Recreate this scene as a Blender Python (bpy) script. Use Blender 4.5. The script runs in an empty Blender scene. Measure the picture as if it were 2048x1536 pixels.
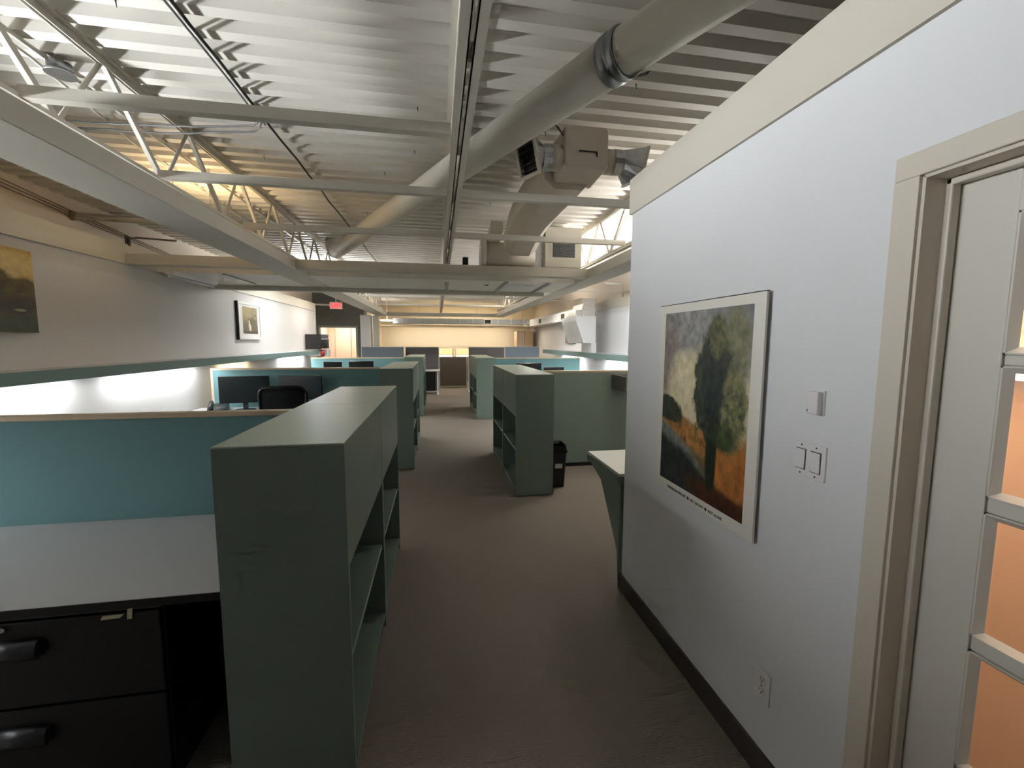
import bpy, bmesh, math, random
from mathutils import Vector, Matrix
random.seed(7)
S = bpy.context.scene
COL = S.collection

# ------------------------------------------------------------------ camera
def look(yaw, pitch, roll):
    y, p, r = map(math.radians, (yaw, pitch, roll))
    f = Vector((math.sin(y)*math.cos(p), math.cos(y)*math.cos(p), math.sin(p)))
    rt = Vector((math.cos(y), -math.sin(y), 0)); dn = f.cross(rt)
    r2 = math.cos(r)*rt + math.sin(r)*dn; d2 = -math.sin(r)*rt + math.cos(r)*dn
    return Matrix((r2, -d2, -f)).transposed().to_4x4()
cd = bpy.data.cameras.new('camera'); cam = bpy.data.objects.new('camera', cd); COL.objects.link(cam)
cd.sensor_width = 36; cd.lens = 847.3*36/2048; cd.clip_start = .02
cam.matrix_world = Matrix.Translation((0, 0, 1.6)) @ look(9.952, -5.708, -.191)
S.camera = cam

# ------------------------------------------------------------------ world, exposure
w = bpy.data.worlds.new('world'); S.world = w; w.use_nodes = True
w.node_tree.nodes['Background'].inputs[0].default_value = (1, .96, .93, 1)
w.node_tree.nodes['Background'].inputs[1].default_value = .035
S.view_settings.view_transform = 'Standard'; S.view_settings.look = 'None'
S.view_settings.exposure = 1.1; S.view_settings.gamma = 1; S.view_settings.use_curve_mapping = False
S.cycles.use_denoising = True; S.cycles.max_bounces = 7; S.cycles.diffuse_bounces = 4; S.cycles.glossy_bounces = 2; S.cycles.use_adaptive_sampling = True; S.cycles.adaptive_threshold = .045; S.cycles.adaptive_min_samples = 24; S.cycles.use_light_tree = False; S.cycles.caustics_reflective = False; S.cycles.caustics_refractive = False
S.cycles.sample_clamp_indirect = 6

def area(name, loc, sx, sy, power, col, rot=(0, 0, 0), spread=180):
    l = bpy.data.lights.new(name, 'AREA'); l.shape = 'RECTANGLE'; l.size = sx; l.size_y = sy
    l.energy = power; l.color = col; l.spread = math.radians(spread)
    o = bpy.data.objects.new(name, l); COL.objects.link(o); o.location = loc; o.rotation_euler = rot
    return o
UP = (math.pi, 0, 0)
COOL = (.95, .98, 1.0); WARM = (1, .72, .40); NEUT = (1, .95, .89); PEACH = (1, .76, .54)
# light thrown up by the strip lamps hung behind the boxed beams (fixtures are built further down)
STRIPS = [(-2.88, 1.0, 2.115, COOL, 14.5), (-2.88, 2.4, 2.18, COOL, 7), (-2.1, 4.3, 2.61, WARM, 2.6), (-2.2, 8.3, 2.61, COOL, 24), (-2.2, 10.4, 2.61, NEUT, 20),
          (2.5, 3.6, 2.61, NEUT, 10), (2.5, 5.4, 2.61, NEUT, 18), (2.5, 7.4, 2.61, COOL, 20), (2.5, 11.2, 2.61, NEUT, 22)]
for i, (x, y, z, c, p) in enumerate(STRIPS):
    if z < 2.3:      # wall-washer type, aimed up and across the room
        area('strip_light_beam', (x+.03, y, z+.055), .10, 1.15, p, c, (math.pi, math.radians(74 if z < 2.15 else 66), 0), 80 if z < 2.15 else 64)
    else:            # bare tube: light goes up, down and towards the aisle
        l = 1.15 if c is not WARM else .7; sg = 1 if x < 0 else -1
        area('strip_light_beam', (x, y, z+.055), .10, l, p, c, UP)
        area('strip_light_side', (x+sg*.055, y, z+.035), .04, l, p*.35, c, (0, math.radians(-105*sg), 0), 120)
        if y > 5: area('strip_light_spill', (x, y, z-.01), .10, l, p*.65, c)
# fluorescent tubes under the wall shelves
for y, l, c, p in ((1.1, 1.4, COOL, 13), (3.1, 2.0, COOL, 15), (5.2, 1.5, COOL, 9), (7.0, .9, (1, .82, .5), 6), (9.6, 1.5, COOL, 12)):
    area('shelf_tube_glow', (-2.86, y, 1.288), .05, l, p*.55, c)
for y, l, c, p in ((6.6, 1.4, COOL, 12), (8.3, 1.2, COOL, 14), (11.5, 1.8, COOL, 18)):
    area('shelf_tube_glow', (3.5, y, 1.234), .05, l, p, c)
area('far_room_glow', (1.0, 15.4, 2.98), 3.4, .8, 45, (1, .86, .66))
area('end_wall_glow', (.6, 16.1, 2.125), 4.6, .12, 30, (1, .88, .72), (math.radians(30), 0, 0))  # unseen light without a fixture, added below the ledge to brighten the end wall
area('corridor_glow', (-2.95, 14.5, 2.3), .6, .6, 15, (1, .84, .7))
area('side_office_glow', (1.6, .9, 2.46), .4, 1.0, 11.5, (1, .76, .54))

# ------------------------------------------------------------------ materials
M = {}
def mat(name, col, rough=.55, metal=0, var=.06, vs=3., bump=0., bs=60., spec=.5, col2=None, cs=None):
    m = bpy.data.materials.new(name); m.use_nodes = True; n = m.node_tree.nodes; L = m.node_tree.links
    p = n['Principled BSDF']; p.inputs['Roughness'].default_value = rough; p.inputs['Metallic'].default_value = metal
    p.inputs['Specular IOR Level'].default_value = spec
    tc = n.new('ShaderNodeTexCoord'); nz = n.new('ShaderNodeTexNoise')
    nz.inputs['Scale'].default_value = vs; nz.inputs['Detail'].default_value = 2
    L.new(tc.outputs['Object'], nz.inputs['Vector'])
    mx = n.new('ShaderNodeMix'); mx.data_type = 'RGBA'
    a = tuple(max(0, c*(1-var)) for c in col); b = col2 or tuple(min(1, c*(1+var)) for c in col)
    mx.inputs[6].default_value = (*a, 1); mx.inputs[7].default_value = (*b, 1)
    if cs:
        r = n.new('ShaderNodeMapRange'); r.inputs[1].default_value = cs[0]; r.inputs[2].default_value = cs[1]
        L.new(nz.outputs['Fac'], r.inputs[0]); L.new(r.outputs[0], mx.inputs[0])
    else: L.new(nz.outputs['Fac'], mx.inputs[0])
    L.new(mx.outputs[2], p.inputs['Base Color'])
    if bump:
        n2 = n.new('ShaderNodeTexNoise'); n2.inputs['Scale'].default_value = bs; n2.inputs['Detail'].default_value = 1
        L.new(tc.outputs['Object'], n2.inputs['Vector'])
        bp = n.new('ShaderNodeBump'); bp.inputs['Strength'].default_value = bump; bp.inputs['Distance'].default_value = .004
        L.new(n2.outputs['Fac'], bp.inputs['Height']); L.new(bp.outputs['Normal'], p.inputs['Normal'])
    M[name] = m; return m
def emit(name, col, s):
    m = bpy.data.materials.new(name); m.use_nodes = True; n = m.node_tree.nodes
    p = n['Principled BSDF']; p.inputs['Base Color'].default_value = (*col, 1)
    p.inputs['Emission Color'].default_value = (*col, 1); p.inputs['Emission Strength'].default_value = s
    m.cycles.emission_sampling = 'NONE' if name.startswith('tube') else 'AUTO'
    M[name] = m; return m
def s2l(r, g, b):
    f = lambda c: (c/255/12.92) if c <= 10 else ((c/255+.055)/1.055)**2.4
    return (f(r), f(g), f(b))
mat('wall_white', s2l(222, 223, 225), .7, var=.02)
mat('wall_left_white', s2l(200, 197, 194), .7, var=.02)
mat('trim_beige', s2l(203, 197, 184), .55, var=.03)
mat('beam_beige', s2l(194, 189, 178), .55, var=.03)
mat('block', s2l(214, 200, 184), .8, var=.06, vs=2, bump=.25, bs=40)
mat('deck_white', s2l(226, 222, 214), .5, var=.05, vs=1.3)
mat('steel_white', s2l(220, 215, 204), .45, var=.05)
mat('duct_white', s2l(222, 218, 206), .5, var=.04, vs=6, bump=.05, bs=20)
mat('duct_wrap', s2l(214, 206, 192), .5, var=.07, vs=7, bump=.45, bs=16)
mat('galv', (.52, .54, .56), .34, 1, var=.25, vs=22)
mat('galv_dark', (.26, .27, .28), .38, 1, var=.3, vs=25)
mat('foil', (.72, .72, .72), .3, .8, var=.2, vs=20, bump=.9, bs=22)
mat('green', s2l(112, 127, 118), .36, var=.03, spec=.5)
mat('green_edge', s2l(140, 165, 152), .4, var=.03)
mat('green_top_sheen', s2l(150, 165, 152), .4, var=.03, spec=.6)  # same laminate made lighter: the sheen on the tops is put into the colour
mat('teal', s2l(104, 143, 146), .75, var=.05, vs=30, bump=.12, bs=400)
mat('sage', s2l(140, 156, 146), .5, var=.04)
mat('valance', s2l(104, 128, 126), .55, var=.04)
mat('wood_cap', s2l(205, 184, 155), .5, var=.08, vs=8)
mat('laminate', s2l(190, 190, 192), .4, var=.03)
mat('counter', s2l(196, 196, 176), .4, var=.03)
mat('black', s2l(9, 9, 11), .42, var=.1)
mat('black_gloss', s2l(20, 20, 22), .22, var=.1)
mat('screen', s2l(24, 22, 22), .18, var=.05)
mat('chair_mesh', s2l(20, 21, 25), .6, var=.15, vs=60, bump=.5, bs=500)
mat('handle', s2l(74, 76, 80), .38, .5, var=.25, vs=30)
mat('chrome', (.6, .6, .6), .2, 1)
mat('plastic_white', s2l(228, 226, 226), .35, var=.01)
mat('slot', s2l(40, 38, 38), .5)
mat('grille_dark', s2l(40, 38, 36), .6)
mat('tape', s2l(196, 192, 160), .6, var=.06, vs=30)
mat('grey_blue', s2l(112, 126, 140), .7, var=.05, vs=25)
mat('grey_dark', s2l(96, 94, 96), .7, var=.05, vs=25)
mat('grey_brown', s2l(122, 114, 106), .7, var=.05, vs=25)
mat('grey_wall', s2l(112, 112, 108), .65, var=.03)
mat('far_cream', s2l(226, 214, 190), .65, var=.03)
mat('peach_wall', s2l(236, 204, 178), .7, var=.03)
mat('peach_panel', s2l(240, 216, 198), .5, var=.04)
mat('door_paint', s2l(210, 206, 197), .38, var=.02)
mat('casing_paint', s2l(208, 200, 187), .4, var=.02)
mat('red', s2l(170, 20, 24), .4)
mat('base_vinyl', s2l(70, 62, 56), .5, var=.05)
mat('cable_black', s2l(26, 26, 28), .5)
mat('cable_grey', s2l(150, 150, 150), .4, .4, var=.2, vs=60)
mat('poster_paper', s2l(228, 225, 216), .45, var=.02)
mat('ink', s2l(30, 30, 28), .6)
mat('mat_board', s2l(226, 224, 220), .4, var=.02)
mat('cabinet_tan', s2l(216, 190, 156), .5, var=.05)
mat('cable_tan', s2l(150, 132, 112), .6)
mat('dark_pipe', s2l(70, 58, 48), .5, var=.1)
emit('tube_on', (.92, .97, 1), 6); emit('tube_warm', (1, .8, .5), 6); mat('tube_off', s2l(225, 228, 230), .3)
emit('exit_red', s2l(255, 30, 40), 1.8); mat('exit_case', s2l(226, 190, 184), .5)
emit('window_glow', s2l(255, 240, 222), 1.2); emit('blind_glow', s2l(228, 178, 130), .55)
emit('diffuser_on', (1, .95, .88), 5)

def carpet():
    m = bpy.data.materials.new('carpet'); m.use_nodes = True; n = m.node_tree.nodes; L = m.node_tree.links
    p = n['Principled BSDF']; p.inputs['Roughness'].default_value = .95; p.inputs['Specular IOR Level'].default_value = .1
    tc = n.new('ShaderNodeTexCoord')
    wv = n.new('ShaderNodeTexWave'); wv.wave_type = 'BANDS'; wv.bands_direction = 'Y'; wv.inputs['Scale'].default_value = 46
    wv.inputs['Distortion'].default_value = 1.6; wv.inputs['Detail'].default_value = 2
    L.new(tc.outputs['Object'], wv.inputs['Vector'])
    nz = n.new('ShaderNodeTexNoise'); nz.inputs['Scale'].default_value = 220; nz.inputs['Detail'].default_value = 2
    n2 = n.new('ShaderNodeTexNoise'); n2.inputs['Scale'].default_value = 1.2; n2.inputs['Detail'].default_value = 3
    for t in (nz, n2): L.new(tc.outputs['Object'], t.inputs['Vector'])
    mx = n.new('ShaderNodeMix'); mx.data_type = 'RGBA'; mx.inputs[6].default_value = (*s2l(116, 108, 99), 1); mx.inputs[7].default_value = (*s2l(157, 148, 138), 1)
    ad = n.new('ShaderNodeMath'); ad.operation = 'MULTIPLY_ADD'; ad.inputs[1].default_value = .45
    L.new(wv.outputs['Fac'], ad.inputs[0])
    a2 = n.new('ShaderNodeMath'); a2.operation = 'MULTIPLY_ADD'; a2.inputs[1].default_value = .55
    L.new(nz.outputs['Fac'], a2.inputs[0]); a2.inputs[2].default_value = 0
    L.new(a2.outputs[0], ad.inputs[2]); L.new(ad.outputs[0], mx.inputs[0])
    m2 = n.new('ShaderNodeMix'); m2.data_type = 'RGBA'; m2.blend_type = 'MULTIPLY'; m2.inputs[0].default_value = .22
    L.new(mx.outputs[2], m2.inputs[6]); L.new(n2.outputs['Fac'], m2.inputs[7]); L.new(m2.outputs[2], p.inputs['Base Color'])
    bp = n.new('ShaderNodeBump'); bp.inputs['Strength'].default_value = .6; bp.inputs['Distance'].default_value = .004
    L.new(ad.outputs[0], bp.inputs['Height']); L.new(bp.outputs['Normal'], p.inputs['Normal'])
    M['carpet'] = m
carpet()
def glass():
    m = bpy.data.materials.new('glass'); m.use_nodes = True; n = m.node_tree.nodes; L = m.node_tree.links
    n.remove(n['Principled BSDF']); o = n['Material Output']
    t = n.new('ShaderNodeBsdfTransparent'); t.inputs[0].default_value = (.96, .95, .94, 1)
    g = n.new('ShaderNodeBsdfGlossy'); g.inputs['Roughness'].default_value = .03
    x = n.new('ShaderNodeMixShader'); x.inputs[0].default_value = .05
    L.new(t.outputs[0], x.inputs[1]); L.new(g.outputs[0], x.inputs[2]); L.new(x.outputs[0], o.inputs[0])
    M['glass'] = m
glass()
def painting(name, stops, layers, rough=.45, grain=.09):
    """flat print: a vertical colour ramp with soft-edged, noise-broken shapes laid over it, in the sheet's own uv"""
    m = bpy.data.materials.new(name); m.use_nodes = True; n = m.node_tree.nodes; L = m.node_tree.links
    p = n['Principled BSDF']; p.inputs['Roughness'].default_value = rough
    uv = n.new('ShaderNodeUVMap'); sp = n.new('ShaderNodeSeparateXYZ'); L.new(uv.outputs[0], sp.inputs[0])
    def noise(sc, off, det=6):
        mp = n.new('ShaderNodeMapping'); mp.inputs['Location'].default_value = (off, off*.7, off*.3); L.new(uv.outputs[0], mp.inputs[0])
        t = n.new('ShaderNodeTexNoise'); t.inputs['Scale'].default_value = sc; t.inputs['Detail'].default_value = det
        t.inputs['Roughness'].default_value = .62
        L.new(mp.outputs[0], t.inputs['Vector']); return t.outputs['Fac']
    def mth(op, a, b=None, c=None):
        q = n.new('ShaderNodeMath'); q.operation = op
        for i, v in enumerate((a, b, c)):
            if v is None: continue
            if isinstance(v, (int, float)): q.inputs[i].default_value = v
            else: L.new(v, q.inputs[i])
        return q.outputs[0]
    r = n.new('ShaderNodeValToRGB'); e = r.color_ramp.elements
    while len(e) < len(stops): e.new(.5)
    for k, (pos, c) in enumerate(stops): e[k].position = pos; e[k].color = (*s2l(*c), 1)
    L.new(mth('MULTIPLY_ADD', noise(4, 3), .5, mth('ADD', sp.outputs[1], -.25)), r.inputs[0])
    cur = r.outputs[0]
    for k, (cx, cy, rx, ry, sh, amp, sc, soft, c1, c2) in enumerate(layers):
        du = mth('SUBTRACT', sp.outputs[0], cx); dv = mth('SUBTRACT', sp.outputs[1], cy)
        dv = mth('MULTIPLY_ADD', du, sh, dv)
        d = mth('ADD', mth('POWER', mth('ABSOLUTE', mth('DIVIDE', du, rx)), 2.), mth('POWER', mth('ABSOLUTE', mth('DIVIDE', dv, ry)), 2.))
        d = mth('MULTIPLY_ADD', mth('SUBTRACT', noise(sc, k*5.3+1), .5), amp, d)
        mr = n.new('ShaderNodeMapRange'); mr.inputs[1].default_value = 1-soft; mr.inputs[2].default_value = 1+soft
        mr.inputs[3].default_value = 1; mr.inputs[4].default_value = 0; L.new(d, mr.inputs[0])
        cm = n.new('ShaderNodeMix'); cm.data_type = 'RGBA'; cm.inputs[6].default_value = (*s2l(*c1), 1); cm.inputs[7].default_value = (*s2l(*c2), 1)
        q = n.new('ShaderNodeMapRange'); q.inputs[1].default_value = .38; q.inputs[2].default_value = .66
        L.new(noise(sc*1.7, k*3.1+9), q.inputs[0]); L.new(q.outputs[0], cm.inputs[0])
        x = n.new('ShaderNodeMix'); x.data_type = 'RGBA'; L.new(mr.outputs[0], x.inputs[0]); L.new(cur, x.inputs[6]); L.new(cm.outputs[2], x.inputs[7])
        cur = x.outputs[2]
    g = n.new('ShaderNodeMix'); g.data_type = 'RGBA'; g.blend_type = 'OVERLAY'; g.inputs[0].default_value = grain*3
    L.new(cur, g.inputs[6]); L.new(noise(16, 2, 10), g.inputs[7]); L.new(g.outputs[2], p.inputs['Base Color'])
    M[name] = m
painting('print_poplar', [(0, (34, 34, 30)), (.16, (58, 48, 36)), (.34, (160, 128, 84)), (.44, (214, 202, 166)), (.62, (190, 181, 156)), (.82, (142, 139, 134)), (1, (118, 120, 122))],
    [(.22, .93, .45, .12, 0, 2.2, 7, .5, (118, 118, 118), (168, 168, 164)), (.02, .74, .2, .2, 0, 2.2, 7, .6, (112, 102, 98), (146, 138, 130)), (.33, .6, .24, .17, 0, 2.2, 8, .7, (226, 218, 184), (200, 184, 144)),
     (.36, .33, .44, .075, .15, 1.6, 9, .3, (190, 138, 74), (112, 72, 38)), (.08, .44, .22, .075, .12, 1.3, 12, .2, (40, 48, 38), (64, 70, 50)),
     (.2, .26, .36, .05, .28, 1.5, 11, .35, (132, 138, 130), (88, 96, 92)), (.25, .11, .5, .13, .2, 1.5, 9, .35, (32, 36, 36), (60, 66, 64)),
     (.88, .21, .22, .15, 0, 1.2, 8, .35, (182, 118, 56), (140, 86, 40)), (.86, .02, .5, .07, .1, 1, 9, .5, (86, 50, 30), (60, 36, 26)),
     (.86, .80, .13, .2, 0, 2.4, 12, .5, (132, 128, 104), (96, 102, 80)), (.64, .60, .22, .29, 0, 2.2, 11, .16, (42, 52, 48), (78, 84, 66)), (.86, .52, .13, .2, 0, 2.4, 13, .3, (130, 126, 90), (64, 76, 54)),
     (.65, .66, .13, .26, 0, 2, 12, .3, (30, 38, 42), (56, 66, 58)), (.68, .86, .10, .11, 0, 2, 13, .3, (112, 110, 76), (48, 60, 48)), (.66, .25, .06, .2, 0, .9, 11, .25, (28, 36, 28), (44, 56, 38)), (.78, .36, .12, .07, 0, 1.5, 11, .4, (48, 62, 40), (78, 88, 54))], grain=.16)
painting('print_grove', [(0, (40, 44, 28)), (.2, (62, 66, 40)), (.3, (56, 52, 32)), (.45, (96, 78, 42)), (.62, (190, 158, 92)), (.8, (196, 166, 100)), (1, (182, 150, 80))],
    [(.45, .8, .6, .16, 0, .9, 4, .6, (206, 184, 132), (182, 154, 92)), (.62, .56, .22, .2, 0, 1.0, 7, .25, (92, 78, 36), (58, 50, 26)), (.9, .5, .13, .17, 0, 1, 7, .25, (100, 84, 36), (72, 60, 30)),
     (.25, .55, .22, .24, 0, 1, 7, .25, (74, 62, 32), (48, 42, 24)), (.6, .32, .6, .12, 0, .8, 6, .4, (54, 44, 28), (76, 58, 36)), (.5, .08, .8, .1, 0, .7, 6, .4, (62, 66, 40), (48, 54, 36)),
     (.86, .27, .05, .016, 0, 2.5, 14, .6, (170, 168, 130), (120, 122, 90))])
painting('print_interior', [(0, (62, 56, 46)), (.25, (84, 76, 60)), (.45, (120, 108, 78)), (.7, (146, 130, 88)), (1, (132, 118, 84))],
    [(.75, .75, .2, .3, 0, .6, 5, .3, (92, 82, 64), (150, 138, 104)), (.62, .45, .3, .14, 0, .8, 6, .3, (76, 66, 52), (100, 88, 66)), (.45, .16, .5, .08, 0, .6, 6, .4, (108, 100, 84), (82, 74, 60)),
     (.42, .42, .045, .09, .4, .6, 9, .3, (206, 200, 186), (180, 172, 156)), (.46, .24, .09, .14, .5, .6, 9, .3, (214, 210, 198), (190, 184, 168)), (.36, .55, .035, .03, 0, .3, 9, .3, (70, 58, 46), (60, 50, 40))])
painting('print_grey', [(0, (120, 104, 102)), (.5, (140, 122, 118)), (1, (118, 104, 102))], [(.5, .5, .5, .4, 0, 1.5, 8, .6, (150, 132, 126), (122, 106, 104))])

# ------------------------------------------------------------------ geometry helpers
class B:
    def __init__(s): s.bm = bmesh.new()
    def box(s, x0, x1, y0, y1, z0, z1, b=0):
        x0, x1 = min(x0, x1), max(x0, x1); y0, y1 = min(y0, y1), max(y0, y1); z0, z1 = min(z0, z1), max(z0, z1)
        g = bmesh.ops.create_cube(s.bm, size=1, matrix=Matrix.Translation(((x0+x1)/2, (y0+y1)/2, (z0+z1)/2)) @ Matrix.Diagonal((x1-x0, y1-y0, z1-z0, 1)))
        if b:
            es = list({e for v in g['verts'] for e in v.link_edges})
            bmesh.ops.bevel(s.bm, geom=es, offset=b, segments=2, affect='EDGES', profile=.5)
        return s
    def tube(s, pts, r, n=10, cap=True):
        pts = [Vector(p) for p in pts]; rs = r if isinstance(r, (list, tuple)) else [r]*len(pts); rings = []
        t0 = (pts[1]-pts[0]).normalized(); u = t0.orthogonal().normalized()
        for i, p in enumerate(pts):
            a = pts[max(i-1, 0)]; c = pts[min(i+1, len(pts)-1)]; t = (c-a).normalized()
            u = (u - t*u.dot(t)).normalized(); v = t.cross(u)
            rings.append([s.bm.verts.new(p + rs[i]*(math.cos(2*math.pi*k/n)*u + math.sin(2*math.pi*k/n)*v)) for k in range(n)])
        for A, C in zip(rings, rings[1:]):
            for k in range(n):
                f = s.bm.faces.new((A[k], A[(k+1) % n], C[(k+1) % n], C[k])); f.smooth = n > 5
        if cap: s.bm.faces.new(rings[0][::-1]); s.bm.faces.new(rings[-1])
        return s
    def bar(s, a, b, wx, wz):            # rectangular bar between two points
        a, b = Vector(a), Vector(b); t = (b-a).normalized(); ref = Vector((0, 0, 1)) if abs(t.z) < .95 else Vector((1, 0, 0))
        u = t.cross(ref).normalized(); v = u.cross(t)
        R = [[s.bm.verts.new(p + i*wx/2*u + j*wz/2*v) for i, j in ((-1, -1), (1, -1), (1, 1), (-1, 1))] for p in (a, b)]
        for k in range(4): s.bm.faces.new((R[0][k], R[0][(k+1) % 4], R[1][(k+1) % 4], R[1][k]))
        s.bm.faces.new(R[0][::-1]); s.bm.faces.new(R[1]); return s
    def loft(s, rings, cap=True, smooth=False):
        R = [[s.bm.verts.new(p) for p in r] for r in rings]; n = len(R[0])
        for A, C in zip(R, R[1:]):
            for k in range(n):
                f = s.bm.faces.new((A[k], A[(k+1) % n], C[(k+1) % n], C[k])); f.smooth = smooth
        if cap: s.bm.faces.new(R[0][::-1]); s.bm.faces.new(R[-1])
        return s
    def prism(s, pts, d):                # polygon points extruded along vector d
        d = Vector(d); return s.loft([[Vector(p) for p in pts], [Vector(p)+d for p in pts]])
    def quad(s, pts, uv=False):
        f = s.bm.faces.new([s.bm.verts.new(p) for p in pts])
        if uv:
            l = s.bm.loops.layers.uv.verify()
            for lp, c in zip(f.loops, ((0, 0), (1, 0), (1, 1), (0, 1))): lp[l].uv = c
        return s
    def grid(s, fn, nu, nv, thick=0):
        V = [[s.bm.verts.new(fn(i/nu, j/nv)) for j in range(nv+1)] for i in range(nu+1)]
        for i in range(nu):
            for j in range(nv):
                f = s.bm.faces.new((V[i][j], V[i+1][j], V[i+1][j+1], V[i][j+1])); f.smooth = True
        if thick: bmesh.ops.solidify(s.bm, geom=s.bm.faces[:], thickness=thick)
        return s
def obj(name, b, m, parent=None):
    if parent is not None and not parent.get('local'):
        r = parent
        while r.parent: r = r.parent
        off = Vector(r.location) if r.type == 'EMPTY' else Vector()
        if off.length: bmesh.ops.translate(b.bm, verts=b.bm.verts, vec=-off)
    bmesh.ops.recalc_face_normals(b.bm, faces=b.bm.faces)
    me = bpy.data.meshes.new(name); b.bm.to_mesh(me); b.bm.free()
    for mm in (m if isinstance(m, (list, tuple)) else [m]): me.materials.append(M[mm])
    o = bpy.data.objects.new(name, me); COL.objects.link(o)
    if parent is not None: o.parent = parent
    return o
def tag(o, label, cat, group=None):
    o['label'] = label; o['category'] = cat
    if group: o['group'] = group
    return o
LOCAL = set()
def thing(name, label, cat, loc=(0, 0, 0), group=None, rz=0):
    o = bpy.data.objects.new(name, None); COL.objects.link(o); o.location = loc; o.rotation_euler = (0, 0, rz); o.empty_display_size = .1
    return tag(o, label, cat, group)
def lpart(name, b, m, parent):           # part given in the thing's own coordinates
    bmesh.ops.recalc_face_normals(b.bm, faces=b.bm.faces)
    me = bpy.data.meshes.new(name); b.bm.to_mesh(me); b.bm.free(); me.materials.append(M[m])
    o = bpy.data.objects.new(name, me); COL.objects.link(o); o.parent = parent; return o
def share(o, parent, loc=None, rot=None):
    c = o.copy(); COL.objects.link(c); c.parent = parent
    if loc is not None: c.location = loc
    if rot is not None: c.rotation_euler = rot
    return c
def dup(root, loc, rz=0, label=None):
    c = root.copy(); COL.objects.link(c); c.location = loc; c.rotation_euler = (0, 0, rz)
    if label: c['label'] = label
    for ch in list(root.children):
        k = share(ch, c)
        for g in list(ch.children): share(g, k)
    return c
def struct(name, b, m, label=None):
    o = obj(name, b, m); o['kind'] = 'structure'
    if label: o['label'] = label
    return o
def text_mesh(name, body, size, m, parent, mw, ext=.0006, sx=1):
    cu = bpy.data.curves.new(name, 'FONT'); cu.body = body; cu.size = size; cu.extrude = ext; cu.resolution_u = 3
    t = bpy.data.objects.new(name, cu); COL.objects.link(t); dg = bpy.context.evaluated_depsgraph_get()
    me = bpy.data.meshes.new_from_object(t.evaluated_get(dg)); bpy.data.objects.remove(t); bpy.data.curves.remove(cu)
    me.name = name; me.transform(Matrix.Diagonal((sx, 1, 1, 1))); me.transform(mw); me.materials.clear(); me.materials.append(M[m])
    o = bpy.data.objects.new(name, me); COL.objects.link(o); o.parent = parent; return o

# ------------------------------------------------------------------ the setting
struct('floor', B().quad([(-3.7, -2.6, 0), (4.0, -2.6, 0), (4.0, 18, 0), (-3.7, 18, 0)]), 'carpet', 'brown ribbed office carpet')
# corrugated roof deck: flutes run across the room, 152 mm pitch
P = .1524; ZD = 3.02; b = B(); prof = []
y = 2.371 - P*33
while y < 18.1:
    prof += [(y, ZD), (y+.018, ZD+.046), (y+.072, ZD+.046), (y+.090, ZD)]; y += P
vs = [[b.bm.verts.new((x, yy, z)) for yy, z in prof] for x in (-3.7, 4.0)]
for k in range(len(prof)-1): b.bm.faces.new((vs[0][k], vs[1][k], vs[1][k+1], vs[0][k+1]))
ceiling = struct('ceiling', b, 'deck_white', 'white painted corrugated metal roof deck')
b = B(); b.tube([(0, 0, 0), (.003, 0, -.03)], [.0035, .0012], 6); scr = lpart('screw', b, 'slot', ceiling)
for k, (x, yy) in enumerate([(-.49, 3.05), (-.10, 2.6), (-.02, 2.93), (-.15, 3.35), (-.42, 3.75), (-1.31, 2.06), (.74, 2.86), (1.1, 2.25), (-.3, 4.3), (.86, 3.9), (1.2, 3.05), (-.75, 4.9), (.55, 4.4), (-1.3, 3.6)]):
    n = round((yy-2.371)/P); loc = (x, 2.371+P*n+.12, ZD)
    if k == 0: scr.location = loc
    else: share(scr, ceiling, loc)
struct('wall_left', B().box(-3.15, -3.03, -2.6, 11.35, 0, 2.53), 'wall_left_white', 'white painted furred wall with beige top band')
struct('trim_1', B().box(-3.05, -3.012, -2.6, 11.36, 2.35, 2.535), 'trim_beige')
struct('trim_2', B().box(-3.15, -3.01, 11.352, 11.48, 0, 2.535), 'trim_beige')
struct('wall_block', B().box(-3.75, -3.62, -2.6, 18, 0, 3.06), 'block', 'cream painted block wall above the furred wall')
struct('trim_3', B().box(-3.62, -3.03, -2.6, 11.35, 2.50, 2.53), 'trim_beige')
struct('wall_right', B().box(3.75, 3.9, 2.6, 18, 0, 2.5), 'wall_white', 'white wall beyond the right-hand cubicles')
struct('trim_4', B().box(3.735, 3.9, 2.6, 14.0, 2.33, 2.52), 'trim_beige')
struct('wall_right_upper', B().box(3.9, 4.0, 2.4, 18, 2.4, 3.06), 'block')
# near partition wall with the glazed door: built round the door opening
XW = 1.155; DY0, DY1, DZ = -.02, .868, 1.995
b = B(); b.box(XW, XW+.115, DY1, 2.45, 0, 2.5); b.box(XW, XW+.115, -2.6, DY0, 0, 2.5); b.box(XW, XW+.115, DY0, DY1, DZ, 2.5)
struct('wall_corridor', b, 'wall_white', 'white wall with poster, switches and glazed door')
struct('wall_office_end', B().box(XW+.115, 3.75, 2.335, 2.45, 0, 2.5), 'wall_white')
b = B(); b.box(XW-.014, XW+.13, -2.6, 2.464, 2.355, 2.556); b.box(XW+.13, 3.75, 2.32, 2.464, 2.355, 2.556)
struct('trim_5', b, 'trim_beige', 'beige band along the top of the corridor wall')
struct('ceiling_office', B().box(XW+.13, 3.75, -2.6, 2.32, 2.50, 2.54), 'wall_white')
struct('wall_office', B().box(1.95, 2.05, -2.6, 2.30, 0, 2.5), 'peach_wall', 'peach office wall seen through the door panes')
struct('wall_office_side', B().box(1.275, 2.05, 2.30, 2.335, 0, 2.5), 'peach_wall')
b = B(); b.box(XW-.012, XW+.001, .93, 2.452, 0, .105, .002); b.box(XW-.012, XW+.127, 2.45, 2.462, 0, .105, .002)
struct('baseboard_right', b, 'base_vinyl', 'dark vinyl base along the corridor wall')
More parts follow.
